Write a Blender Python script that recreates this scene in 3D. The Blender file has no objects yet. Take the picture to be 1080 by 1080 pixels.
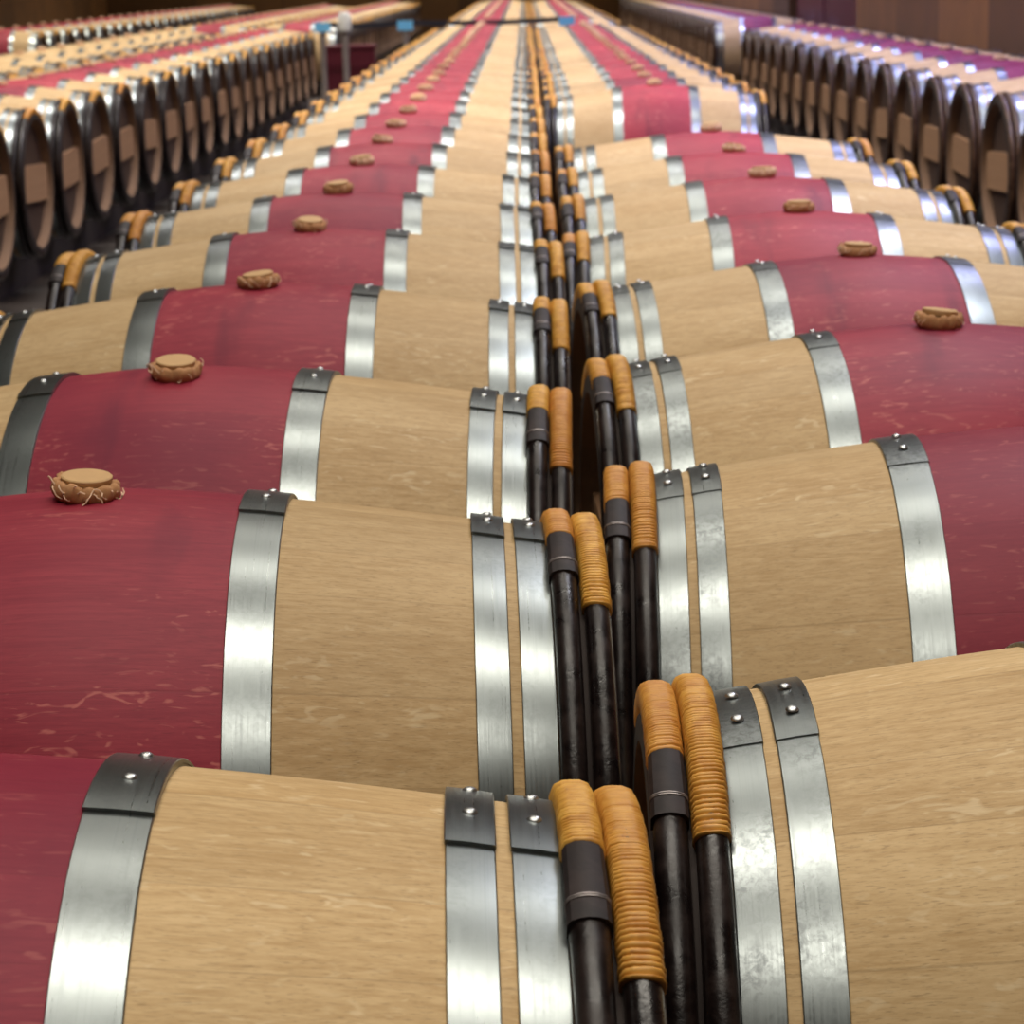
import bpy, math, random
from mathutils import Vector, Matrix, noise

# ------------------------------------------------------------------ camera, world, lights, exposure
SC = bpy.context.scene
COL = SC.collection
PI = math.pi
CAM_H = 1.29
F_PX = 2489.5
cam_d = bpy.data.cameras.new('camera')
cam = bpy.data.objects.new('camera', cam_d)
COL.objects.link(cam)
th, ps, rh = math.radians(12.83672), math.radians(-0.58297), math.radians(-1.34153)
Fv = Vector((math.sin(ps) * math.cos(th), math.cos(ps) * math.cos(th), -math.sin(th)))
Rv = Vector((math.cos(ps), -math.sin(ps), 0.0))
Uv = Rv.cross(Fv)
Rr = Rv * math.cos(rh) + Uv * math.sin(rh)
Ur = -Rv * math.sin(rh) + Uv * math.cos(rh)
cam.matrix_world = Matrix(((Rr.x, Ur.x, -Fv.x, 0), (Rr.y, Ur.y, -Fv.y, 0), (Rr.z, Ur.z, -Fv.z, CAM_H), (0, 0, 0, 1)))
cam_d.sensor_fit = 'HORIZONTAL'
cam_d.sensor_width = 36
cam_d.lens = F_PX / 1080 * 36
cam_d.clip_start = 0.05
cam_d.clip_end = 200
cam_d.dof.use_dof = True
cam_d.dof.focus_distance = 1.75
cam_d.dof.aperture_fstop = cam_d.lens / 4.6
SC.camera = cam

SC.view_settings.view_transform = 'Standard'
SC.view_settings.look = 'None'
SC.view_settings.gamma = 1
SC.view_settings.use_curve_mapping = False
SC.view_settings.exposure = 0.0

wd = bpy.data.worlds.new('world')
SC.world = wd
wd.use_nodes = True
wd.node_tree.nodes['Background'].inputs[0].default_value = (1.0, 0.86, 0.7, 1)
wd.node_tree.nodes['Background'].inputs[1].default_value = 0.05

CEIL = 4.3
def area(x, y, z, sx, sy, power, col):
    l = bpy.data.lights.new('ceiling_strip_or_fill', 'AREA')
    l.shape = 'RECTANGLE'
    l.size = sx
    l.size_y = sy
    l.energy = power
    l.color = col
    o = bpy.data.objects.new('ceiling_strip_or_fill', l)
    o.location = (x, y, z)
    COL.objects.link(o)
    return o
WARM = (1.0, 0.93, 0.81)
NEUT = (1.0, 0.95, 0.91)
SPREAD = math.radians(122)
for y, p in ((-0.3, 40), (1.75, 40), (3.85, 26), (5.8, 29), (7.7, 34)):
    area(0.1, y, CEIL - 0.06, 3.2, 0.34, p, WARM).data.spread = SPREAD
y = 9.6
while y < 48:
    area(-1.0, y, CEIL - 0.06, 4.7, 0.4, 120, NEUT).data.spread = SPREAD
    area(-5.2, y + 1.0, CEIL - 0.06, 2.0, 0.4, 60, WARM).data.spread = SPREAD
    y += 3.2
y = 8
while y < 40:
    area(2.3, y, CEIL - 0.3, 0.6, 0.3, 56, (0.50, 0.50, 1.0)).data.spread = SPREAD
    y += 3.2
for y in (4.6, 6.8):
    area(1.55, y, CEIL - 0.06, 0.5, 0.3, 34, (0.84, 0.86, 1.0)).data.spread = SPREAD
area(-3.0, 49.0, CEIL - 0.1, 8.0, 0.4, 120, WARM)  # added fill lamp that brightens the back wall, no strip of the hall

# ------------------------------------------------------------------ helpers
def srgb(r, g, b):
    def f(c):
        c /= 255
        return c / 12.92 if c <= 0.04045 else ((c + 0.055) / 1.055) ** 2.4
    return (f(r), f(g), f(b), 1)

class NT:
    def __init__(s, name):
        s.m = bpy.data.materials.new(name)
        s.m.use_nodes = True
        s.t = s.m.node_tree
        s.b = s.t.nodes['Principled BSDF']
    def n(s, kind, **kw):
        nd = s.t.nodes.new(kind)
        for k, v in kw.items():
            setattr(nd, k, v)
        return nd
    def put(s, sock, v):
        if hasattr(v, 'is_linked') or hasattr(v, 'links'):
            s.t.links.new(v, sock)
        else:
            sock.default_value = v
    def math(s, op, a, b=None, c=None, clamp=False):
        nd = s.n('ShaderNodeMath', operation=op, use_clamp=clamp)
        for i, v in enumerate((a, b, c)):
            if v is not None:
                s.put(nd.inputs[i], v)
        return nd.outputs[0]
    def mix(s, f, a, b, mode='MIX'):
        nd = s.n('ShaderNodeMix', data_type='RGBA', blend_type=mode)
        s.put(nd.inputs[0], f)
        s.put(nd.inputs[6], a)
        s.put(nd.inputs[7], b)
        return nd.outputs[2]
    def ramp(s, v, p0, p1, v0=0.0, v1=1.0):
        nd = s.n('ShaderNodeMapRange')
        nd.interpolation_type = 'SMOOTHSTEP'
        s.put(nd.inputs[0], v)
        for i, q in enumerate((p0, p1, v0, v1)):
            nd.inputs[i + 1].default_value = q
        return nd.outputs[0]
    def obj(s):
        return s.n('ShaderNodeTexCoord').outputs['Object']
    def map(s, v, scale, loc=(0, 0, 0)):
        nd = s.n('ShaderNodeMapping')
        s.put(nd.inputs[0], v)
        nd.inputs['Scale'].default_value = scale
        nd.inputs['Location'].default_value = loc
        return nd.outputs[0]
    def noise(s, v, scale=1, detail=3, rough=0.55, dist=0.0, w=None):
        nd = s.n('ShaderNodeTexNoise')
        if w is not None:
            nd.noise_dimensions = '4D'
            s.put(nd.inputs['W'], w)
        s.put(nd.inputs['Vector'], v)
        nd.inputs['Scale'].default_value = scale
        nd.inputs['Detail'].default_value = detail
        nd.inputs['Roughness'].default_value = rough
        nd.inputs['Distortion'].default_value = dist
        return nd.outputs[0]
    def rnd(s):
        return s.n('ShaderNodeObjectInfo').outputs['Random']
    def bump(s, h, strength, dist=0.001):
        nd = s.n('ShaderNodeBump')
        nd.inputs['Strength'].default_value = strength
        nd.inputs['Distance'].default_value = dist
        s.put(nd.inputs['Height'], h)
        s.t.links.new(nd.outputs[0], s.b.inputs['Normal'])
    def set(s, **kw):
        for k, v in kw.items():
            s.put(s.b.inputs[k.replace('_', ' ')], v)
        return s.m

def stave_index(k, o, count):
    sep = k.n('ShaderNodeSeparateXYZ')
    k.put(sep.inputs[0], o)
    a = k.math('ARCTAN2', sep.outputs[1], sep.outputs[2])
    a = k.math('MULTIPLY', k.math('ADD', a, PI), count / (2 * PI))
    # uneven stave widths
    a = k.math('ADD', a, k.math('MULTIPLY', k.math('SINE', k.math('MULTIPLY', a, 2.4)), 0.16))
    idx = k.math('FLOOR', a)
    fr = k.math('FRACT', a)
    edge = k.math('ABSOLUTE', k.math('SUBTRACT', fr, 0.5))      # .5 at a joint
    return idx, edge

def oak_material(name, c_dark, c_lite, c_fleck, fleck_amt, red=False):
    k = NT(name)
    o = k.obj()
    info = k.n('ShaderNodeObjectInfo')
    r = info.outputs['Random']
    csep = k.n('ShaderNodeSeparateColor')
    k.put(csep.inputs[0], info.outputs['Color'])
    depth, purple, value_scale = csep.outputs[0], csep.outputs[1], csep.outputs[2]
    w = k.math('MULTIPLY', r, 37.0)
    idx, edge = stave_index(k, o, 24)
    wn = k.n('ShaderNodeTexWhiteNoise', noise_dimensions='2D')
    cmb = k.n('ShaderNodeCombineXYZ')
    k.put(cmb.inputs[0], idx)
    k.put(cmb.inputs[1], w)
    k.put(wn.inputs[0], cmb.outputs[0])
    ww = k.math('ADD', w, k.math('MULTIPLY', wn.outputs[0], 9.0))
    broad = k.noise(k.map(o, (1.8, 10, 10)), 1.0, 3, 0.5, 0.6, ww)
    grain = k.noise(k.map(o, (5, 260, 260)), 1.0, 4, 0.68, 0.25, ww)
    fine = k.noise(k.map(o, (22, 900, 900)), 1.0, 2, 0.6, 0.0, ww)
    t = k.math('ADD', k.math('MULTIPLY', broad, 0.45), k.math('MULTIPLY', grain, 0.55))
    t = k.ramp(t, 0.34, 0.66)
    col = k.mix(t, c_dark, c_lite)
    pore = k.ramp(fine, 0.52, 0.74, 0.0, 0.50 if not red else 0.42)
    col = k.mix(pore, col, tuple(c * 0.5 for c in c_dark[:3]) + (1,))
    # medullary flecks: short wavy lighter strokes
    fl = k.noise(k.map(o, (24, 80, 80)), 1.0, 2, 0.5, 1.8, ww)
    where = k.ramp(k.noise(k.map(o, (3.5, 9, 9)), 1.0, 2, 0.5, 0, w), 0.40 if red else 0.44, 0.58 if red else 0.62)
    fl = k.math('MULTIPLY', k.ramp(fl, 0.57, 0.70, 0.0, fleck_amt), where)
    col = k.mix(fl, col, c_fleck)
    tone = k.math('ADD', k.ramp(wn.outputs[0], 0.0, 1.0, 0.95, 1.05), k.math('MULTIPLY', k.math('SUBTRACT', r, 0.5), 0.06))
    tone = k.math('MULTIPLY', tone, value_scale)  # overall brightness factor set per barrel
    hsv = k.n('ShaderNodeHueSaturation')
    k.put(hsv.inputs['Value'], tone)
    k.put(hsv.inputs['Color'], col)
    col = hsv.outputs[0]
    if red:
        # wine drips, purple patches, and how deep this barrel is stained
        dr = k.noise(k.map(o, (11, 2.2, 2.2)), 1.0, 3, 0.5, 0.4, w)
        col = k.mix(k.ramp(dr, 0.54, 0.76, 0.0, 0.75), col, srgb(84, 14, 40))
        pu = k.noise(o, 2.6, 2, 0.5, 0.2, w)
        col = k.mix(k.ramp(pu, 0.48, 0.72, 0.0, 0.5), col, srgb(100, 18, 48))
        col = k.mix(k.math('MULTIPLY', depth, 0.62), col, srgb(100, 8, 38))
        col = k.mix(k.math('MULTIPLY', purple, 0.7), col, srgb(96, 22, 74))
    j = k.ramp(edge, 0.486, 0.498, 0.0, 0.30)
    col = k.mix(j, col, tuple(c * 0.5 for c in c_dark[:3]) + (1,))
    k.bump(k.math('SUBTRACT', k.math('MULTIPLY', grain, 0.5), j), 0.22, 0.001)
    k.set(Base_Color=col, Roughness=0.62 if not red else 0.55)
    k.b.inputs['Specular IOR Level'].default_value = 0.25
    return k.m

M = {}
M['oak'] = oak_material('pale_oak', srgb(172, 140, 95), srgb(201, 172, 128), srgb(218, 197, 160), 0.5)
M['red'] = oak_material('wine_stained_oak', srgb(142, 34, 52), srgb(172, 58, 70), srgb(214, 122, 112), 0.8, True)

def head_material():
    k = NT('oak_head')
    o = k.obj()
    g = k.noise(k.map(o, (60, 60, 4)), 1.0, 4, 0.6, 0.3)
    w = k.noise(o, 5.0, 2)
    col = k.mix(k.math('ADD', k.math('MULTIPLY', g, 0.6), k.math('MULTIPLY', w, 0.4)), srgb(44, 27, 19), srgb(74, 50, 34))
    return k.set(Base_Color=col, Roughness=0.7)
M['head'] = head_material()
def bar_material():
    k = NT('crossbar_wood')
    o = k.obj()
    g = k.noise(k.map(o, (40, 3, 90)), 1.0, 4, 0.6, 0.3)
    return k.set(Base_Color=k.mix(g, srgb(140, 104, 74), srgb(168, 130, 96)), Roughness=0.65)
M['bar'] = bar_material()

def steel_material(name, spangle):
    k = NT(name)
    o = k.obj()
    w = k.math('MULTIPLY', k.rnd(), 53.0)
    mott = k.noise(o, 150, 4, 0.7, 0.6, w)
    big = k.noise(o, 11, 3, 0.5, 0.2, w)
    brush = k.noise(k.map(o, (700, 5, 5)), 1.0, 3, 0.55, 0, w)
    where = k.ramp(big, 0.40, 0.66)
    c = k.mix(k.math('MULTIPLY', k.ramp(mott, 0.40, 0.66), k.math('MULTIPLY', where, spangle)), srgb(134, 140, 140), srgb(78, 80, 82))
    c = k.mix(k.ramp(brush, 0.52, 0.75, 0, 0.30), c, srgb(112, 116, 118))
    ro = k.math('ADD', k.ramp(mott, 0.3, 0.7, 0.30, 0.30 + 0.08 * spangle), k.math('MULTIPLY', k.math('SUBTRACT', brush, 0.5), 0.20))
    k.bump(k.math('ADD', k.math('MULTIPLY', brush, 0.8), k.math('MULTIPLY', mott, 0.3 * spangle)), 0.10, 0.0005)
    k.set(Base_Color=c, Roughness=ro, Metallic=1.0)
    return k.m
M['steel'] = steel_material('brushed_steel', 0.25)
M['steel2'] = steel_material('galvanised_steel', 0.8)
def rivet_material():
    k = NT('rivet_steel')
    n_ = k.noise(k.obj(), 300, 2)
    return k.set(Base_Color=k.mix(n_, srgb(150, 152, 152), srgb(205, 206, 205)), Roughness=0.38, Metallic=1.0)
M['rivet'] = rivet_material()
def bark_material(name, c0, c1):
    k = NT(name)
    o = k.obj()
    n1 = k.noise(o, 45, 4, 0.6, 0.4, k.math('MULTIPLY', k.rnd(), 21))
    n2 = k.noise(o, 300, 3)
    c = k.mix(k.ramp(n1, 0.35, 0.7), c0, c1)
    k.bump(k.math('ADD', n1, k.math('MULTIPLY', n2, 0.3)), 0.5, 0.0015)
    k.b.inputs['Specular IOR Level'].default_value = 0.4
    return k.set(Base_Color=c, Roughness=k.ramp(n1, 0.3, 0.7, 0.25, 0.45))
M['bark'] = bark_material('dark_chestnut_bark', srgb(16, 10, 10), srgb(36, 25, 22))
M['bark2'] = bark_material('brown_chestnut_bark', srgb(58, 38, 24), srgb(88, 62, 40))
def sleeve_material():
    k = NT('dark_bark_splice')
    o = k.obj()
    n1 = k.noise(o, 60, 4, 0.6, 0.4)
    c = k.mix(k.ramp(n1, 0.35, 0.7), srgb(26, 18, 18), srgb(42, 31, 30))
    k.bump(n1, 0.3, 0.001)
    k.b.inputs['Specular IOR Level'].default_value = 0.3
    return k.set(Base_Color=c, Roughness=0.6)
M['sleeve'] = sleeve_material()
def wicker_material():
    k = NT('willow_binding')
    o = k.obj()
    r = k.rnd()
    n1 = k.noise(o, 60, 3, 0.6, 0.3, k.math('MULTIPLY', r, 31))
    n2 = k.noise(o, 160, 3, 0.6, 0.3)
    c = k.mix(k.ramp(n1, 0.3, 0.7), srgb(178, 122, 38), srgb(214, 164, 74))
    c = k.mix(k.ramp(n2, 0.62, 0.78, 0, 0.7), c, srgb(120, 62, 20))
    c = k.mix(k.ramp(r, 0.4, 1.0, 0, 0.5), c, srgb(174, 104, 42))
    return k.set(Base_Color=c, Roughness=0.5)
M['wicker'] = wicker_material()
def cloth_material():
    k = NT('jute_cloth')
    o = k.obj()
    n1 = k.noise(o, 90, 3, 0.6, 0.4, k.math('MULTIPLY', k.rnd(), 11))
    n2 = k.noise(o, 900, 2)
    c = k.mix(n1, srgb(140, 92, 52), srgb(194, 148, 104))
    k.bump(k.math('ADD', n1, k.math('MULTIPLY', n2, 0.4)), 0.6, 0.001)
    return k.set(Base_Color=c, Roughness=0.9)
M['cloth'] = cloth_material()
def plain(name, c, rough=0.6, metal=0.0, var=0.12, scale=30):
    k = NT(name)
    n1 = k.noise(k.obj(), scale, 3)
    a = tuple(x * (1 - var) for x in c[:3]) + (1,)
    b = tuple(min(1, x * (1 + var)) for x in c[:3]) + (1,)
    return k.set(Base_Color=k.mix(n1, a, b), Roughness=rough, Metallic=metal)
M['disc'] = plain('bung_wood', srgb(184, 147, 100), 0.7, 0, 0.12, 60)
M['chime'] = plain('shade_toned_oak', srgb(112, 82, 56), 0.75, 0, 0.2, 40)  # inner chime oak, darkened in colour for the dim aisle
M['darkend'] = plain('shade_dark_end', srgb(40, 27, 22), 0.75, 0, 0.25, 40)  # stave ends near black: shade at the gap and hoops put into the colour
M['farcloth'] = plain('pale_jute', srgb(206, 170, 138), 0.9, 0, 0.1, 60)
M['thread'] = plain('frayed_thread', srgb(222, 192, 162), 0.9)
M['wire'] = plain('thin_wire', srgb(150, 142, 140), 0.4, 0.6)
M['rail'] = plain('dark_timber_rail', srgb(40, 30, 26), 0.7, 0, 0.3, 12)
M['white'] = plain('white_cap', srgb(236, 236, 228), 0.5, 0, 0.03)
M['grey'] = plain('grey_pole', srgb(132, 122, 116), 0.4)
M['belt'] = plain('dark_belt', srgb(34, 32, 42), 0.7)
M['blue'] = plain('blue_plate', srgb(120, 200, 245), 0.45, 0, 0.04)
M['maroon'] = plain('maroon_paint', srgb(88, 14, 32), 0.5, 0, 0.1, 4)
M['doorred'] = plain('maroon_door', srgb(78, 14, 26), 0.5, 0, 0.15, 2)
def floor_material():
    k = NT('polished_concrete')
    o = k.obj()
    n1 = k.noise(o, 0.8, 5, 0.6)
    return k.set(Base_Color=k.mix(n1, srgb(34, 28, 24), srgb(52, 43, 36)), Roughness=0.45)
M['floor'] = floor_material()
def wall_material():
    k = NT('brown_stone_panels')
    o = k.obj()
    br = k.n('ShaderNodeTexBrick')
    br.offset = 0.37
    k.put(br.inputs['Vector'], k.map(o, (1, 1, 1)))
    sep = k.n('ShaderNodeSeparateXYZ')
    k.put(sep.inputs[0], o)
    cmb = k.n('ShaderNodeCombineXYZ')
    k.put(cmb.inputs[0], k.math('ADD', sep.outputs[1], sep.outputs[0]))
    k.put(cmb.inputs[1], sep.outputs[2])
    k.t.links.new(cmb.outputs[0], br.inputs['Vector'])
    br.inputs['Color1'].default_value = srgb(146, 98, 48)
    br.inputs['Color2'].default_value = srgb(80, 53, 26)
    br.inputs['Mortar'].default_value = srgb(60, 44, 28)
    br.inputs['Scale'].default_value = 1
    br.inputs['Mortar Size'].default_value = 0.012
    br.inputs['Brick Width'].default_value = 1.9
    br.inputs['Row Height'].default_value = 1.4
    n1 = k.noise(o, 1.6, 4, 0.6)
    c = k.mix(k.ramp(n1, 0.3, 0.75, 0, 0.4), br.outputs[0], srgb(74, 54, 34))
    return k.set(Base_Color=c, Roughness=0.8)
M['wall'] = wall_material()
M['ceil'] = plain('dark_ceiling', srgb(92, 78, 64), 0.9, 0, 0.1, 2)

class G:
    """geometry collector -> one mesh"""
    def __init__(s):
        s.v, s.f, s.mi = [], [], []
    def grid(s, rows, closed=False, mi=0, flip=False):
        base = len(s.v)
        n = len(rows[0])
        for r in rows:
            s.v.extend(r)
        for i in range(len(rows) - 1):
            for j in range(n if closed else n - 1):
                a, b = base + i * n + j, base + i * n + (j + 1) % n
                c, d = base + (i + 1) * n + (j + 1) % n, base + (i + 1) * n + j
                s.f.append((a, d, c, b) if flip else (a, b, c, d))
                s.mi.append(mi(i, j) if callable(mi) else mi)
    def cap(s, ring, mi=0, flip=False):
        base = len(s.v)
        s.v.extend(ring)
        idx = list(range(base, base + len(ring)))
        s.f.append(tuple(reversed(idx)) if flip else tuple(idx))
        s.mi.append(mi)
    def box(s, c, d, mi=0, m=None):
        b = len(s.v)
        for z in (-1, 1):
            for y_ in (-1, 1):
                for x in (-1, 1):
                    p = Vector((x * d[0] / 2, y_ * d[1] / 2, z * d[2] / 2))
                    if m:
                        p = m @ p
                    s.v.append((p.x + c[0], p.y + c[1], p.z + c[2]))
        for q in ((0, 2, 3, 1), (4, 5, 7, 6), (0, 1, 5, 4), (2, 6, 7, 3), (0, 4, 6, 2), (1, 3, 7, 5)):
            s.f.append(tuple(b + i for i in q))
            s.mi.append(mi)
    def tube(s, pts, rad, seg=8, mi=0, caps=True):
        rows = []
        n = len(pts)
        up = Vector((0.31, 0.17, 0.93))
        for i in range(n):
            p = Vector(pts[i])
            t = (Vector(pts[min(i + 1, n - 1)]) - Vector(pts[max(i - 1, 0)])).normalized()
            u = t.cross(up)
            if u.length < 1e-3:
                u = t.cross(Vector((1, 0, 0)))
            u.normalize()
            v = t.cross(u)
            r = rad(i / (n - 1)) if callable(rad) else rad
            rows.append([tuple(p + u * (r * math.cos(2 * PI * j / seg)) + v * (r * math.sin(2 * PI * j / seg))) for j in range(seg)])
        s.grid(rows, True, mi)
        if caps:
            s.cap(rows[0], mi, False)
            s.cap(rows[-1], mi, True)
    def mesh(s, name, mats, smooth=True, sharp=None):
        me = bpy.data.meshes.new(name)
        me.from_pydata(s.v, [], s.f)
        for m in mats:
            me.materials.append(m)
        me.polygons.foreach_set('material_index', s.mi)
        if smooth:
            me.polygons.foreach_set('use_smooth', [True] * len(s.f))
        import bmesh
        bm = bmesh.new()
        bm.from_mesh(me)
        bmesh.ops.remove_doubles(bm, verts=bm.verts, dist=1e-6)
        bmesh.ops.recalc_face_normals(bm, faces=bm.faces)
        bm.to_mesh(me)
        bm.free()
        if smooth:
            me.set_sharp_from_angle(angle=math.radians(sharp or 40))
        me.update()
        return me

def link(name, me, parent=None, loc=None, rot=None):
    o = bpy.data.objects.new(name, me)
    COL.objects.link(o)
    if parent:
        o.parent = parent
    if loc:
        o.location = loc
    if rot:
        o.rotation_euler = rot
    return o
def tag(o, label, cat, group=None):
    o['label'] = label
    o['category'] = cat
    if group:
        o['group'] = group
    return o
def structure(name, me, loc=None):
    o = link(name, me, None, loc)
    o['kind'] = 'structure'
    return o

# ------------------------------------------------------------------ the hall
X0, X1, Y0, Y1 = -9.0, 2.95, -2.5, 52.0
def boxmesh(name, c, d, m):
    g = G()
    g.box(c, d)
    return g.mesh(name, [m], False)
structure('floor', boxmesh('floor', ((X0 + X1) / 2, (Y0 + Y1) / 2, -0.05), (X1 - X0 + .4, Y1 - Y0 + .4, 0.1), M['floor']))
structure('ceiling', boxmesh('ceiling', ((X0 + X1) / 2, (Y0 + Y1) / 2, CEIL + 0.05), (X1 - X0 + .4, Y1 - Y0 + .4, 0.1), M['ceil']))
structure('wall_left', boxmesh('wall_left', (X0 - .1, (Y0 + Y1) / 2, CEIL / 2), (0.2, Y1 - Y0, CEIL), M['wall']))
structure('wall_back', boxmesh('wall_back', ((X0 + X1) / 2, Y1 + .1, CEIL / 2), (X1 - X0, 0.2, CEIL), M['wall']))
structure('wall_front', boxmesh('wall_front', ((X0 + X1) / 2, Y0 - .1, CEIL / 2), (X1 - X0, 0.2, CEIL), M['wall']))
DA, DB = 21.5, 27.0
g = G()
g.box((X1 + .1, (Y0 + DA) / 2, CEIL / 2), (0.2, DA - Y0, CEIL))
g.box((X1 + .1, (Y1 + DB) / 2, CEIL / 2), (0.2, Y1 - DB, CEIL))
g.box((X1 + .1, (DA + DB) / 2, (CEIL + 3.2) / 2), (0.2, DB - DA, CEIL - 3.2))
structure('wall_right', g.mesh('wall_right', [M['wall']], False))
g = G()
for k in range(2):
    yc = DA + (DB - DA) * (k + 0.5) / 2
    g.box((X1 + .12, yc, 1.6), (0.06, (DB - DA) / 2 - 0.02, 3.18))
    for zc in (0.85, 2.3):
        g.box((X1 + .085, yc, zc), (0.02, (DB - DA) / 2 - 0.5, 1.2))
structure('door_1', g.mesh('door_1', [M['doorred']], False))

# ------------------------------------------------------------------ barrel meshes (axis along X, bung up, camera side = -Y)
L2 = 0.475
def R_(x):
    return 0.352 - 0.167 * abs(x) ** 1.4
def ringpts(x, r, n, ph=0.0):
    return [(x, -r * math.sin(2 * PI * j / n + ph), r * math.cos(2 * PI * j / n + ph)) for j in range(n)]
RED = 0.163
def body_mesh(n=96, red=True, name='barrel_staves'):
    xs = [-L2 + 0.004] + [-0.45 + 0.03 * i for i in range(31)] + [L2 - 0.004]
    xs = sorted(set([round(x, 4) for x in xs] + [-0.4232, 0.4232] + ([-RED, RED] if red else [])))
    g = G()
    prof = [(-0.438, 0.2575), (-L2, 0.2700), (-L2, R_(L2) - 0.004)] + [(x, R_(x)) for x in xs] + [(L2, R_(L2) - 0.004), (L2, 0.2700), (0.438, 0.2575)]
    rows = [ringpts(x, r, n) for x, r in prof]
    def mi(i, j):
        xm = (prof[i][0] + prof[i + 1][0]) / 2
        if i < 1 or i > len(prof) - 3:
            return 2
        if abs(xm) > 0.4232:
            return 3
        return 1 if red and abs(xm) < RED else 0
    g.grid(rows, True, mi)
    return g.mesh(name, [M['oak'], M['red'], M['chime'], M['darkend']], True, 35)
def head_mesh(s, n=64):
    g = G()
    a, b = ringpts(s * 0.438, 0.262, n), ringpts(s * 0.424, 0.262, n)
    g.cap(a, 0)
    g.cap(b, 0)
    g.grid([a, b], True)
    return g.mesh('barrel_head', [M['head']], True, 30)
def bar_mesh(s):
    g = G()
    h, hl = 0.076, 0.235
    x0, x1 = s * 0.438, s * 0.458
    out = []
    for k in range(9):
        t = -1 + 2 * k / 8
        out.append((math.sqrt(0.255 ** 2 - (h * t) ** 2) - 0.004, h * t))
    poly = [(yy, zz) for yy, zz in out] + [(-yy, zz) for yy, zz in reversed(out)]
    g.cap([(x1, a, b) for a, b in poly])
    g.cap([(x0, a, b) for a, b in poly])
    g.grid([[(x0, a, b) for a, b in poly], [(x1, a, b) for a, b in poly]], True)
    return g.mesh('cross_bar', [M['bar']], False)
def hoop_mesh(xc, w, mat, plate=(-42, 6), n=120, lift=0.0026):
    g = G()
    t = 0.0026
    def shell(a0, a1, lift, ww, closed, cap):
        m = n if closed else max(6, int(n * (a1 - a0) / 360) * 2)
        xa, xb = xc - ww / 2, xc + ww / 2
        b = 0.0007
        prof = [(xa, R_(xa) + lift - .0005), (xa, R_(xa) + lift + t - b), (xa + b, R_(xa) + lift + t), (xc, R_(xc) + lift + t + .0003), (xb - b, R_(xb) + lift + t), (xb, R_(xb) + lift + t - b), (xb, R_(xb) + lift - .0005)]
        rows = []
        for j in range(m if closed else m + 1):
            a = math.radians(a0 + (a1 - a0) * j / m)
            rows.append([(x, -r * math.sin(a), r * math.cos(a)) for x, r in prof])
        if closed:
            rows.append(rows[0])
        g.grid(rows, False)
        if cap:
            g.cap(rows[0])
            g.cap(rows[-1])
    shell(0, 360, 0.0, w, True, False)
    shell(plate[0], plate[1], lift, w + 0.0012, False, True)
    return g.mesh('metal_hoop', [mat], True, 30)
def rivet_mesh(xc, deg, rr=0.0050):
    g = G()
    a = math.radians(deg)
    r0 = R_(xc) + 0.0052
    nrm = Vector((0, -math.sin(a), math.cos(a)))
    tan = Vector((0, -math.cos(a), -math.sin(a)))
    xa = Vector((1, 0, 0))
    c = Vector((xc, 0, 0)) + nrm * r0
    rows = []
    for i in range(6):
        e = i / 5 * PI / 2
        rad, h = rr * math.cos(e), rr * 0.6 * math.sin(e)
        rows.append([tuple(c + nrm * h + (xa * math.cos(2 * PI * j / 12) + tan * math.sin(2 * PI * j / 12)) * rad) for j in range(12)])
    g.grid(rows, True)
    return g.mesh('rivet', [M['rivet']], True, 60)
def arc_tube(g, xc, rc, a0, a1, n, radf, seg=12, closed=False, sq=1.0):
    rows = []
    for i in range(n + (0 if closed else 1)):
        f = i / n
        a = math.radians(a0 + (a1 - a0) * f)
        rt = radf(f, a)
        row = []
        for j in range(seg):
            q = 2 * PI * j / seg
            r = rc + rt * math.cos(q) * sq
            row.append((xc + rt * math.sin(q), -r * math.sin(a), r * math.cos(a)))
        rows.append(row)
    if closed:
        rows.append(rows[0])
        g.grid(rows, True)
    else:
        g.grid(rows, True)
        g.cap(rows[0])
        g.cap(rows[-1])
XC, RC, XD, RD = 0.4349, 0.3068, 0.4620, 0.3024
def wood_hoop_mesh(xc, rc, seed, mat):
    g = G()
    rnd = random.Random(seed)
    knots = [(rnd.uniform(0, 2 * PI), rnd.uniform(0.0005, 0.0013)) for _ in range(7)]
    def rad(f, a):
        r = 0.0116 + 0.0004 * math.sin(3 * a + seed)
        for ka, kh in knots:
            d = math.atan2(math.sin(a - ka), math.cos(a - ka))
            r += kh * math.exp(-(d / 0.03) ** 2)
        return r
    arc_tube(g, xc, rc, 0, 360, 160, rad, 12, True)
    return g.mesh('wooden_hoop', [mat], True, 50)
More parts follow.
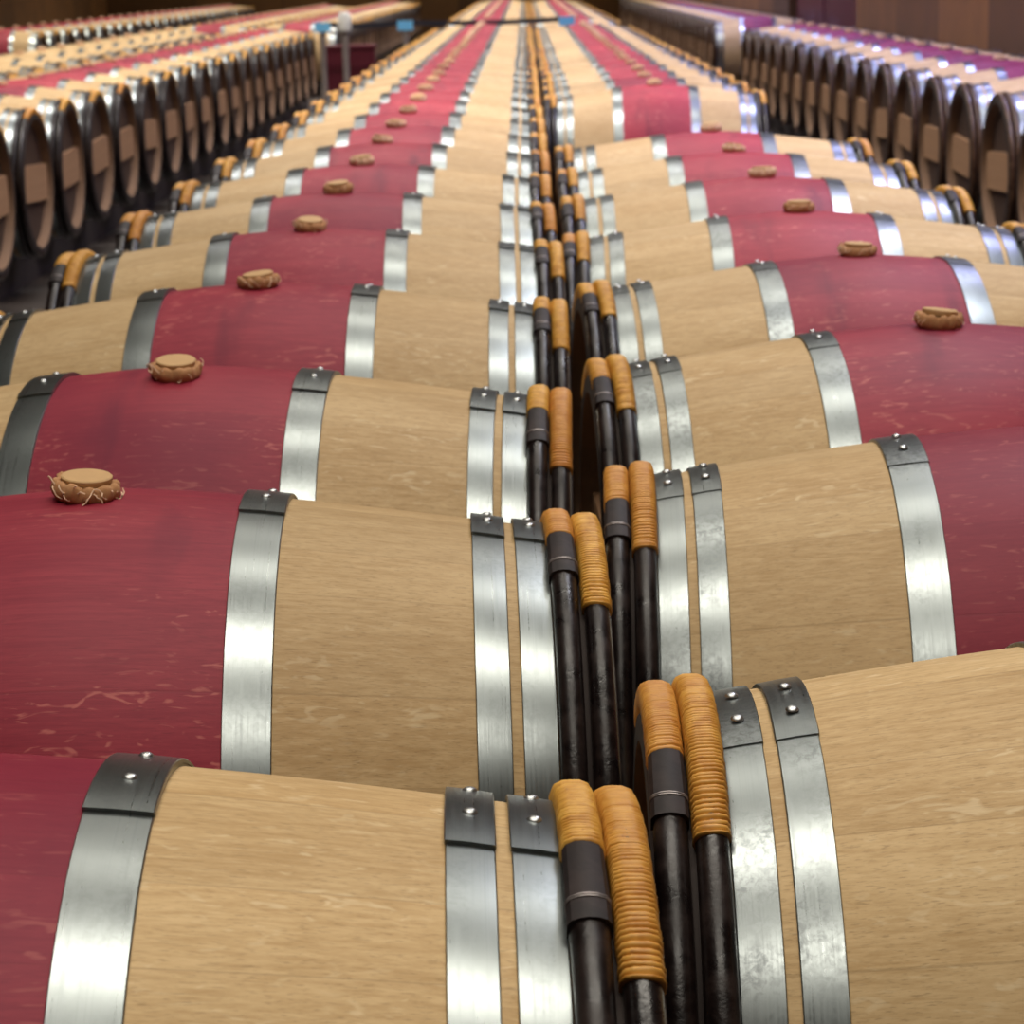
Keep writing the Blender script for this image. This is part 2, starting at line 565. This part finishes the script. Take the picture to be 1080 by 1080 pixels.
def wicker_mesh(xc, rc, a0, a1, seed):
    g = G()
    rnd = random.Random(seed)
    # turns lie flat and close over the top, rounder and looser towards the lower end
    edges = [a0]
    while edges[-1] < a1 - 0.3:
        q = max(0.0, min(1.0, (edges[-1] + 5) / 30))
        edges.append(edges[-1] + math.degrees((0.0031 + 0.0016 * q + rnd.uniform(-.0003, .0003)) / rc))
    edges[-1] = a1
    rows = []
    seg = 16
    per = 6
    for k in range(len(edges) - 1):
        e0, e1 = edges[k], edges[k + 1]
        q = max(0.0, min(1.0, ((e0 + e1) / 2 + 8) / 26))
        rel = 0.0010 + 0.0015 * q
        jit = rnd.uniform(-0.0003, 0.0005)
        lean = rnd.uniform(-0.003, 0.003)
        for i in range(per + (1 if k == len(edges) - 2 else 0)):
            fr = i / per
            rt = 0.0137 - rel + rel * math.sqrt(max(0.0, math.sin(PI * fr))) + jit * math.sin(PI * fr)
            if (k == 0 and i == 0) or (k == len(edges) - 2 and i == per):
                rt = 0.0108
            row = []
            for j in range(seg):
                w = 2 * PI * j / seg
                a = math.radians(e0 + (e1 - e0) * fr) + (0.004 + lean) * math.sin(w + seed)
                cw, sw = math.cos(w), math.sin(w)
                q4 = (abs(cw) ** 3.2 + abs(sw) ** 3.2) ** (-1 / 3.2)
                r = rc + rt * 0.96 * cw * q4
                row.append((xc + rt * 0.96 * sw * q4, -r * math.sin(a), r * math.cos(a)))
            rows.append(row)
    g.grid(rows, True)
    g.cap(rows[0])
    g.cap(rows[-1])
    return g.mesh('wicker_binding', [M['wicker']], True, 55)
def sleeve_mesh(xc, rc, a0, a1):
    g = G()
    rows = []
    n = 14
    for i in range(n + 1):
        f = i / n
        a = math.radians(a0 + (a1 - a0) * f)
        hw = 0.0121 + 0.0008 * f
        top = 0.0122 + 0.0014 * f
        prof = [(-hw, -0.004), (-hw, top - 0.0065), (-hw * .8, top - 0.0028), (-hw * .4, top - .0006), (0, top), (hw * .4, top - .0006), (hw * .8, top - 0.0028), (hw, top - 0.0065), (hw, -0.004)]
        rows.append([(xc + x, -(rc + h) * math.sin(a), (rc + h) * math.cos(a)) for x, h in prof])
    g.grid(rows, True)
    g.cap(rows[0])
    g.cap(rows[-1])
    return g.mesh('bark_splice', [M['sleeve']], True, 30)
def wire_mesh(xc, rc, deg):
    g = G()
    for dd in (0, 0.35):
        a = math.radians(deg + dd)
        pts = []
        for x, h in [(-0.0129, 0.0), (-0.0129, 0.0072), (-0.0104, 0.0108), (-0.0052, 0.0130), (0.0, 0.0137), (0.0052, 0.0130), (0.0104, 0.0108), (0.0129, 0.0072), (0.0129, 0.0)]:
            pts.append((xc + x, -(rc + h) * math.sin(a), (rc + h) * math.cos(a)))
        g.tube(pts, 0.0005, 6)
    return g.mesh('binding_wire', [M['wire']], True, 60)
def cloth_mesh(seed, mat):
    g = G()
    rows = []
    n = 64
    prof = [(0.0285, -0.004), (0.0315, 0.002), (0.0335, 0.008), (0.0325, 0.014), (0.0315, 0.019), (0.0295, 0.0225), (0.027, 0.022), (0.022, 0.020), (0.004, 0.0195)]
    for i, (r, z) in enumerate(prof):
        row = []
        for j in range(n):
            a = 2 * PI * j / n
            p = Vector((math.cos(a) * 2.0, math.sin(a) * 2.0, seed * 3.7))
            fold = noise.noise(p * 1.6) * 0.0045 + 0.0022 * math.sin(11 * a + seed) + noise.noise(p * 4 + Vector((0, 0, i * .6))) * 0.002
            flare = max(0.0, noise.noise(p * 0.8 + Vector((5, 2, 1)))) * 0.010
            k = math.sin(PI * min(1, (i + 0.5) / 7))
            zz = z + (fold * 0.8 + flare * 0.5) * (1 if 2 <= i <= 6 else 0.2)
            row.append(((r + fold * k + flare * k * 0.6) * math.cos(a), (r + fold * k + flare * k * 0.6) * math.sin(a), zz))
        rows.append(row)
    g.grid(rows, True)
    g.cap(rows[-1])
    g.cap(rows[0])
    return g.mesh('jute_wrap', [mat], True, 70)
def disc_mesh(seed):
    g = G()
    n = 40
    m = Matrix.Translation((0, 0, 0.0275)) @ Matrix.Rotation(math.radians(5), 4, Vector((math.cos(seed * 2.1), math.sin(seed * 2.1), 0)))
    prof = [(0.0005, -0.007), (0.0245, -0.007), (0.0258, -0.0015), (0.0258, 0.0015), (0.0246, 0.003), (0.0005, 0.003)]
    g.grid([[tuple(m @ Vector((r * math.cos(2 * PI * j / n), r * math.sin(2 * PI * j / n), z))) for j in range(n)] for r, z in prof], True)
    return g.mesh('wood_disc', [M['disc']], True, 35)
def thread_mesh(seed):
    g = G()
    rnd = random.Random(seed)
    for _ in range(9):
        a = rnd.uniform(0, 2 * PI)
        pts = []
        h = rnd.uniform(0.008, 0.021)
        for i in range(14):
            t = i / 13
            aa = a + t * rnd.uniform(0.9, 1.1) * rnd.choice((1,)) * 0.55
            r = 0.0345 + 0.003 * math.sin(t * PI * 2 + a) + rnd.uniform(-.0006, .0006)
            pts.append((r * math.cos(aa), r * math.sin(aa), h + 0.007 * math.sin(t * PI * 1.7 + a * 3)))
        g.tube(pts, 0.0007, 5)
    return g.mesh('frayed_thread', [M['thread']], True, 60)

BODY = body_mesh()
BODY_PLAIN = body_mesh(96, False, 'plain_staves')
HEADS = {s: head_mesh(s) for s in (-1, 1)}
BARS = {s: bar_mesh(s) for s in (-1, 1)}
HOOPS, HOOPS2 = [], []
for s in (-1, 1):
    for xc, w in ((0.1645, 0.041), (0.3692, 0.0295), (0.4082, 0.0295)):
        HOOPS.append((hoop_mesh(s * xc, w, M['steel']), rivet_mesh(s * xc, -2.5), rivet_mesh(s * xc, -15)))
        HOOPS2.append((hoop_mesh(s * xc, w, M['steel2'], (-38, 9.5), lift=0.0010), rivet_mesh(s * xc, 2.5), rivet_mesh(s * xc, -7.5)))
# right end: inner hoop spliced, outer long binding; left end: outer spliced, inner long binding
WOODS, WOODS_BROWN = [], []
for k, (x, r, splice) in enumerate(((XC, RC, True), (XD, RD, False), (-XC, RC, False), (-XD, RD, True))):
    wh = wood_hoop_mesh(x, r, k + 2, M['bark'])
    WOODS_BROWN.append((wood_hoop_mesh(x, r, k + 2, M['bark2']), None, None, None))
    if splice:
        a0, a1 = (7.0, 21.0) if x > 0 else (11.5, 24.5)
        WOODS.append((wh, wicker_mesh(x, r, -40, a0 + .5, k), sleeve_mesh(x, r, a0, a1), wire_mesh(x, r, a1 - 3.6)))
    else:
        WOODS.append((wh, wicker_mesh(x, r, -46, 28.0, k), None, None))
BUNGS = [(cloth_mesh(k + 1, M['cloth']), disc_mesh(k + 1), thread_mesh(k + 1)) for k in range(4)]
BUNGS_PALE = [(cloth_mesh(k + 1, M['farcloth']), b[1], b[2]) for k, b in enumerate(BUNGS)]

def low_mesh(red=True, wick=True):
    """whole barrel for the far, few-pixel copies"""
    n = 28
    g = G()
    xs = [-L2, -0.423, -0.393, -0.354, -0.185, -0.144, 0, 0.144, 0.185, 0.354, 0.393, 0.423, L2]
    prof = [(-0.438, 0.001), (-0.438, 0.262), (-L2, 0.27)] + [(x, R_(x)) for x in xs] + [(L2, 0.27), (0.438, 0.262), (0.438, 0.001)]
    def mi(i, j):
        xm = abs((prof[i][0] + prof[i + 1][0]) / 2)
        if i <= 0 or i >= len(prof) - 2:
            return 2
        if i <= 2 or i >= len(prof) - 4:
            return 8
        if xm > 0.424:
            return 9
        return 1 if red and xm < 0.15 else 0
    g.grid([ringpts(x, r, n) for x, r in prof], True, mi)
    for s in (-1, 1):
        for xc, w in ((0.1645, 0.041), (0.3692, 0.0295), (0.4082, 0.0295)):
            xa, xb = s * (xc - w / 2), s * (xc + w / 2)
            g.grid([ringpts(x, r, n) for x, r in ((xa, R_(xa) - .001), (xa, R_(xa) + .003), (xb, R_(xb) + .003), (xb, R_(xb) - .001))], True, 3)
        b0 = len(g.mi)
        arc_tube(g, s * XC, RC, 0, 360, n, lambda f, a: 0.0116, 6, True)
        arc_tube(g, s * XD, RD, 0, 360, n, lambda f, a: 0.0116, 6, True)
        for q in range(b0, len(g.mi)):
            g.mi[q] = 4
        if wick:
            b0 = len(g.mi)
            lo, hi = ((9, 32) if s > 0 else (32, 9))
            arc_tube(g, s * XC, RC, -44, lo, 10, lambda f, a: 0.0137, 6)
            arc_tube(g, s * XD, RD, -44, hi, 10, lambda f, a: 0.0137, 6)
            for q in range(b0, len(g.mi)):
                g.mi[q] = 5
        y0 = 0.17
        b0 = len(g.mi)
        g.box((s * 0.446, 0, 0), (0.016, 0.48, 0.14))
        for q in range(b0, len(g.mi)):
            g.mi[q] = 7
    b0 = len(g.mi)
    g.grid([[(r * math.cos(2 * PI * j / 8), r * math.sin(2 * PI * j / 8), z) for j in range(8)] for r, z in ((0.032, 0.348), (0.034, 0.366), (0.026, 0.378), (0.001, 0.378))], True)
    for q in range(b0, len(g.mi)):
        g.mi[q] = 6
    return g.mesh('far_barrel', [M['oak'], M['red'], M['head'], M['steel'], M['bark' if wick else 'bark2'], M['wicker'], M['farcloth'], M['bar'], M['chime'], M['darkend']], True, 35)
LOW = {(r, w): low_mesh(r, w) for r in (True, False) for w in (True, False)}

RNG = random.Random(7)
NUM = ('first second third fourth fifth sixth seventh eighth ninth tenth eleventh twelfth thirteenth fourteenth fifteenth sixteenth seventeenth '
       'eighteenth nineteenth twentieth twenty-first twenty-second twenty-third twenty-fourth twenty-fifth twenty-sixth twenty-seventh '
       'twenty-eighth twenty-ninth thirtieth thirty-first thirty-second thirty-third thirty-fourth thirty-fifth thirty-sixth').split()
def barrel(x, y, z, yaw, label, group, roll=0.0, detail=2, red=True, wick=True, bung=True, depth=0.2, purple=0.0, hoops=None, tone=1.0):
    """detail 2: rivets too, 1: parts, 0: one far mesh; the root sits on the barrel's axis centre"""
    rot = (math.radians(roll), 0, yaw)
    if detail == 0:
        o = link('wine_barrel', LOW[(red, wick)], None, (x, y, z), rot)
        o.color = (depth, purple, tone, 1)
        return tag(o, label, 'barrel', group)
    t = bpy.data.objects.new('wine_barrel', None)
    t.empty_display_size = 0.1
    COL.objects.link(t)
    t.location = (x, y, z)
    t.rotation_euler = rot
    tag(t, label, 'barrel', group)
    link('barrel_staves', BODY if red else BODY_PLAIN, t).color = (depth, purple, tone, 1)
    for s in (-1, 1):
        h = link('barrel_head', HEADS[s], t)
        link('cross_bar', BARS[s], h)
    for hm, r1, r2 in (hoops or HOOPS):
        h = link('metal_hoop', hm, t)
        if detail == 2:
            link('rivet', r1, h)
            link('rivet', r2, h)
    for wm, wk, sl, wr in (WOODS if wick else WOODS_BROWN):
        h = link('wooden_hoop', wm, t)
        if wick:
            link('wicker_binding', wk, h)
            if sl:
                link('bark_splice', sl, h)
                if detail == 2:
                    link('binding_wire', wr, h)
    if bung:
        c, d, f = (BUNGS if detail == 2 else BUNGS_PALE)[RNG.randrange(4)]
        b = link('bung', c, t, (0, 0, R_(0) - 0.001), (RNG.uniform(-.10, .10), RNG.uniform(-.14, .14), RNG.uniform(0, 6.28)))
        b.scale = (0.92, 0.92, RNG.uniform(0.68, 0.82))
        link('wood_disc', d, b)
        if detail == 2:
            link('frayed_thread', f, b)['kind'] = 'stuff'
    return t

# ------------------------------------------------------------------ the rows
ZL, ZR = CAM_H - 0.8115, CAM_H - 0.8300
Z2 = 0.470
GL, GR = 'barrels left of the central gap', 'barrels right of the central gap'
near_l = [(-0.4125, 1.3332, 0.0288, 0), (-0.4139, 2.1200, 0.0275, 0), (-0.4284, 2.8391, -0.0173, 6), (-0.4186, 3.6459, -0.0012, 3),
          (-0.4133, 4.4612, 0.0140, 2), (-0.4191, 5.2286, 0.0191, 1)]
near_r = [(0.5493, 1.6327, -0.0101, 2.5), (0.5477, 2.4253, -0.0300, 2.5), (0.5512, 3.1855, 0.0334, 1), (0.5561, 3.9999, 0.0450, -1.5),
          (0.5417, 4.7660, -0.0117, -.5), (0.5511, 5.6006, 0.0113, .5), (0.5525, 6.3909, 0.0087, -2), (0.5582, 7.2496, 0.0026, -.5)]
def detail_at(y):
    return 2 if y < 5.6 else (1 if y < 17 else 0)
CROSS_A, CROSS_B = 23.9, 26.0
lab_l = ['red-banded barrel cut off by the photo\'s bottom edge, left of the central gap',
         'barrel with drip-streaked red band and a bung, second left of the central gap']
lab_r = ['large barrel at bottom right corner showing only pale oak, right of the central gap',
         'barrel with deep purple-red band at the photo\'s right edge, second right of the gap']
y = None
for i in range(30):
    if i < len(near_l):
        x, y, yaw, roll = near_l[i]
    else:
        x, y, yaw, roll = -0.4165 + RNG.uniform(-.004, .004), y + 0.78 + RNG.uniform(-.015, .015), RNG.uniform(-.012, .012), RNG.uniform(-2, 5)
    if y > CROSS_A - 0.35:
        break
    lb = lab_l[i] if i < len(lab_l) else 'red-banded oak barrel, %s from the front, left of the central gap' % NUM[i]
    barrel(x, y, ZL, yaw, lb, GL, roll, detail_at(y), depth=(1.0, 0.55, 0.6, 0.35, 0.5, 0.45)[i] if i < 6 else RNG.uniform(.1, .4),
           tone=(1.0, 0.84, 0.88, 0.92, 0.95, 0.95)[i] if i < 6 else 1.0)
END_L = y
y = None
for i in range(32):
    if i < len(near_r):
        x, y, yaw, roll = near_r[i]
        lb = lab_r[i] if i < len(lab_r) else 'red-banded oak barrel, %s from the front, right of the central gap' % NUM[i]
    else:
        x = 0.5547 + RNG.uniform(-.004, .004)
        y = 10.3552 if i == len(near_r) else y + 0.80 + RNG.uniform(-.015, .015)
        yaw, roll = RNG.uniform(-.012, .012), RNG.uniform(-2, 5)
        lb = ('red-banded barrel with its whole front exposed, just beyond the break right of the gap' if i == len(near_r) else
              'red-banded barrel, %s beyond the break in the row right of the central gap' % NUM[i - len(near_r)])
    if y > CROSS_A - 0.35:
        break
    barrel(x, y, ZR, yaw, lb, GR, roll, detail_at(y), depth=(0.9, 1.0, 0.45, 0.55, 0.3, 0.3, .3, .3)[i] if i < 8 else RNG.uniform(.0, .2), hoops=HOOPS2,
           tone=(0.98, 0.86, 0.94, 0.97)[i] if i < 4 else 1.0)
def far_block(x, z, y0, y1, pitch, what, row, group, red=True, wick=True, first=0, roll=0, purple=0.0):
    y = y0
    i = first
    while y < y1:
        barrel(x + RNG.uniform(-.004, .004), y, z, RNG.uniform(-.012, .012), '%s, %s %s' % (what, NUM[i], row), group,
               RNG.uniform(-3, 3) + roll, detail_at(y), red, wick, depth=RNG.uniform(.05, .45), purple=purple)
        y += pitch + RNG.uniform(-.012, .012)
        i += 1
RB = 'red-banded oak barrel'
far_block(-0.4165, ZL, CROSS_B + .35, 47, 0.77, RB, 'beyond the cross aisle, left of the central gap', GL)
far_block(0.5547, ZR, CROSS_B + .35, 47, 0.78, RB, 'beyond the cross aisle, right of the central gap', GR)
XLA, XLB, XLC, XRA = -2.55, -3.56, -5.80, 2.35
far_block(XLA, Z2, 9.27, 24.2, 0.79, 'dark-headed red-banded barrel', 'from the front in the row across the left aisle', 'barrels across the left aisle')
far_block(XLA, Z2, 27.2, 48, 0.80, 'dark-headed red-banded barrel', 'beyond the cross aisle in the row across the left aisle', 'barrels across the left aisle')
far_block(XRA, Z2, 8.80, 20.6, 0.785, 'dark-headed purple-banded barrel', 'from the front along the right wall', 'barrels along the right wall', wick=False, purple=0.8)
far_block(XRA, Z2, 24.5, 48, 0.80, 'dark-headed purple-banded barrel', 'beyond the cross aisle along the right wall', 'barrels along the right wall', wick=False, purple=0.8)
far_block(XLB, Z2, 12.9, 24.2, 0.79, 'unstained oak barrel', 'from the front in the plain row backing the left aisle row', 'unstained barrels of the back left row', red=False, wick=False)
far_block(XLB, Z2, 27.2, 44, 0.80, RB, 'beyond the cross aisle in the row behind the left aisle row', 'far barrels of the back left row')
far_block(XLC, Z2, 26.6, 48, 0.80, RB, 'from the front in the leftmost distant row', 'barrels of the leftmost distant row')

# ------------------------------------------------------------------ rails under the rows
def rails(x, z, y0, y1, where):
    for s, side in ((-1, 'left'), (1, 'right')):
        top = z - R_(0.225) - 0.0005
        g = G()
        g.box((0, (y0 + y1) / 2, top / 2), (0.09, y1 - y0, top))
        o = link('barrel_rail', g.mesh('barrel_rail', [M['rail']], False), None, (x + s * 0.28, 0, 0))
        tag(o, 'dark timber rail under the %s ends of %s' % (side, where), 'rail', 'timber rails under the barrels')
rails(-0.4165, ZL, 0.9, CROSS_A, 'the barrels left of the central gap')
rails(0.5527, ZR, 1.2, CROSS_A, 'the barrels right of the central gap')
rails(-0.4165, ZL, CROSS_B, 47.3, 'the block beyond the aisle, left of gap')
rails(0.5527, ZR, CROSS_B, 47.3, 'the block beyond the aisle, right of gap')
rails(XLA, Z2, 8.8, 24.4, 'the row across the left aisle')
rails(XRA, Z2, 8.4, 20.9, 'the row along the right wall')
rails(XLB, Z2, 12.5, 24.4, 'the unstained back left row')
rails(XLC, Z2, 26.2, 48.3, 'the leftmost distant row')
rails(XLA, Z2, 26.9, 48.3, 'the far block across the left aisle')
rails(XRA, Z2, 24.2, 48.3, 'the far block along the right wall')
rails(XLB, Z2, 26.9, 44.3, 'the far block of the back left row')

# ------------------------------------------------------------------ barrier in the cross aisle
def lathe_mesh(name, prof, m, n=20):
    g = G()
    g.grid([[(r * math.cos(2 * PI * j / n), r * math.sin(2 * PI * j / n), z) for j in range(n)] for r, z in prof], True)
    return g.mesh(name, [m], True, 35)
BY = 24.95
pole_m = lathe_mesh('pole', [(0.001, 0.02), (0.032, 0.02), (0.032, 0.84), (0.001, 0.84)], M['grey'])
base_m = lathe_mesh('base', [(0.001, 0), (0.16, 0), (0.16, 0.012), (0.05, 0.03), (0.001, 0.03)], M['grey'])
white_m = lathe_mesh('cap', [(0.001, 0.76), (0.062, 0.76), (0.07, 0.80), (0.07, 0.90), (0.05, 0.945), (0.001, 0.95)], M['white'])
blue_g = G()
blue_g.box((0, -0.02, 0.795), (0.16, 0.05, 0.10))
blue_m = blue_g.mesh('sign_plate', [M['blue']], False)
def post(x, y_, blue, label):
    t = bpy.data.objects.new('barrier_post', None)
    COL.objects.link(t)
    t.location = (x, y_, 0)
    tag(t, label, 'post', 'barrier posts in the cross aisle')
    link('pole', pole_m, t)
    link('base', base_m, t)
    if blue:
        link('sign_plate', blue_m, t)['label'] = 'light blue sign plate'
    else:
        link('cap', white_m, t)['label'] = 'round white cap'
post(-1.85, BY - 0.25, False, 'grey post with a white cap standing beside the end of the left row')
post(-2.10, BY, True, 'barrier post with a blue plate behind the last barrel of the left aisle row')
post(-1.24, BY, True, 'barrier post with a blue plate standing alone in the left aisle')
post(0.43, BY, True, 'barrier post with a blue plate behind the row right of the central gap')
def belt(xa, xb, label):
    g = G()
    n = 12
    rows = []
    for i in range(n + 1):
        t = i / n
        sag = -0.02 * 4 * t * (1 - t)
        xx = xa + (xb - xa) * t
        rows.append([(xx, BY - .003, 0.80 + sag), (xx, BY + .003, 0.80 + sag), (xx, BY + .003, 0.85 + sag), (xx, BY - .003, 0.85 + sag)])
    g.grid(rows, True)
    g.cap(rows[0])
    g.cap(rows[-1])
    tag(link('barrier_belt', g.mesh('barrier_belt', [M['belt']], False)), label, 'belt', 'barrier belts in the cross aisle')
belt(-2.06, -1.28, 'dark barrier belt stretched across the left aisle between two blue plates')
belt(-1.20, 0.39, 'long dark barrier belt stretched across the end of the two central rows')

t = bpy.data.objects.new('storage_box', None)
COL.objects.link(t)
t.location = (-1.86, 25.5, 0)
tag(t, 'maroon box standing on the floor of the left aisle behind the barrels', 'box')
g = G()
g.box((0, 0, 0.28), (0.52, 0.4, 0.56))
link('box_body', g.mesh('box_body', [M['maroon']], False), t)
g = G()
g.box((0, 0, 0.575), (0.55, 0.43, 0.035))
link('lid', g.mesh('lid', [M['maroon']], False), t)
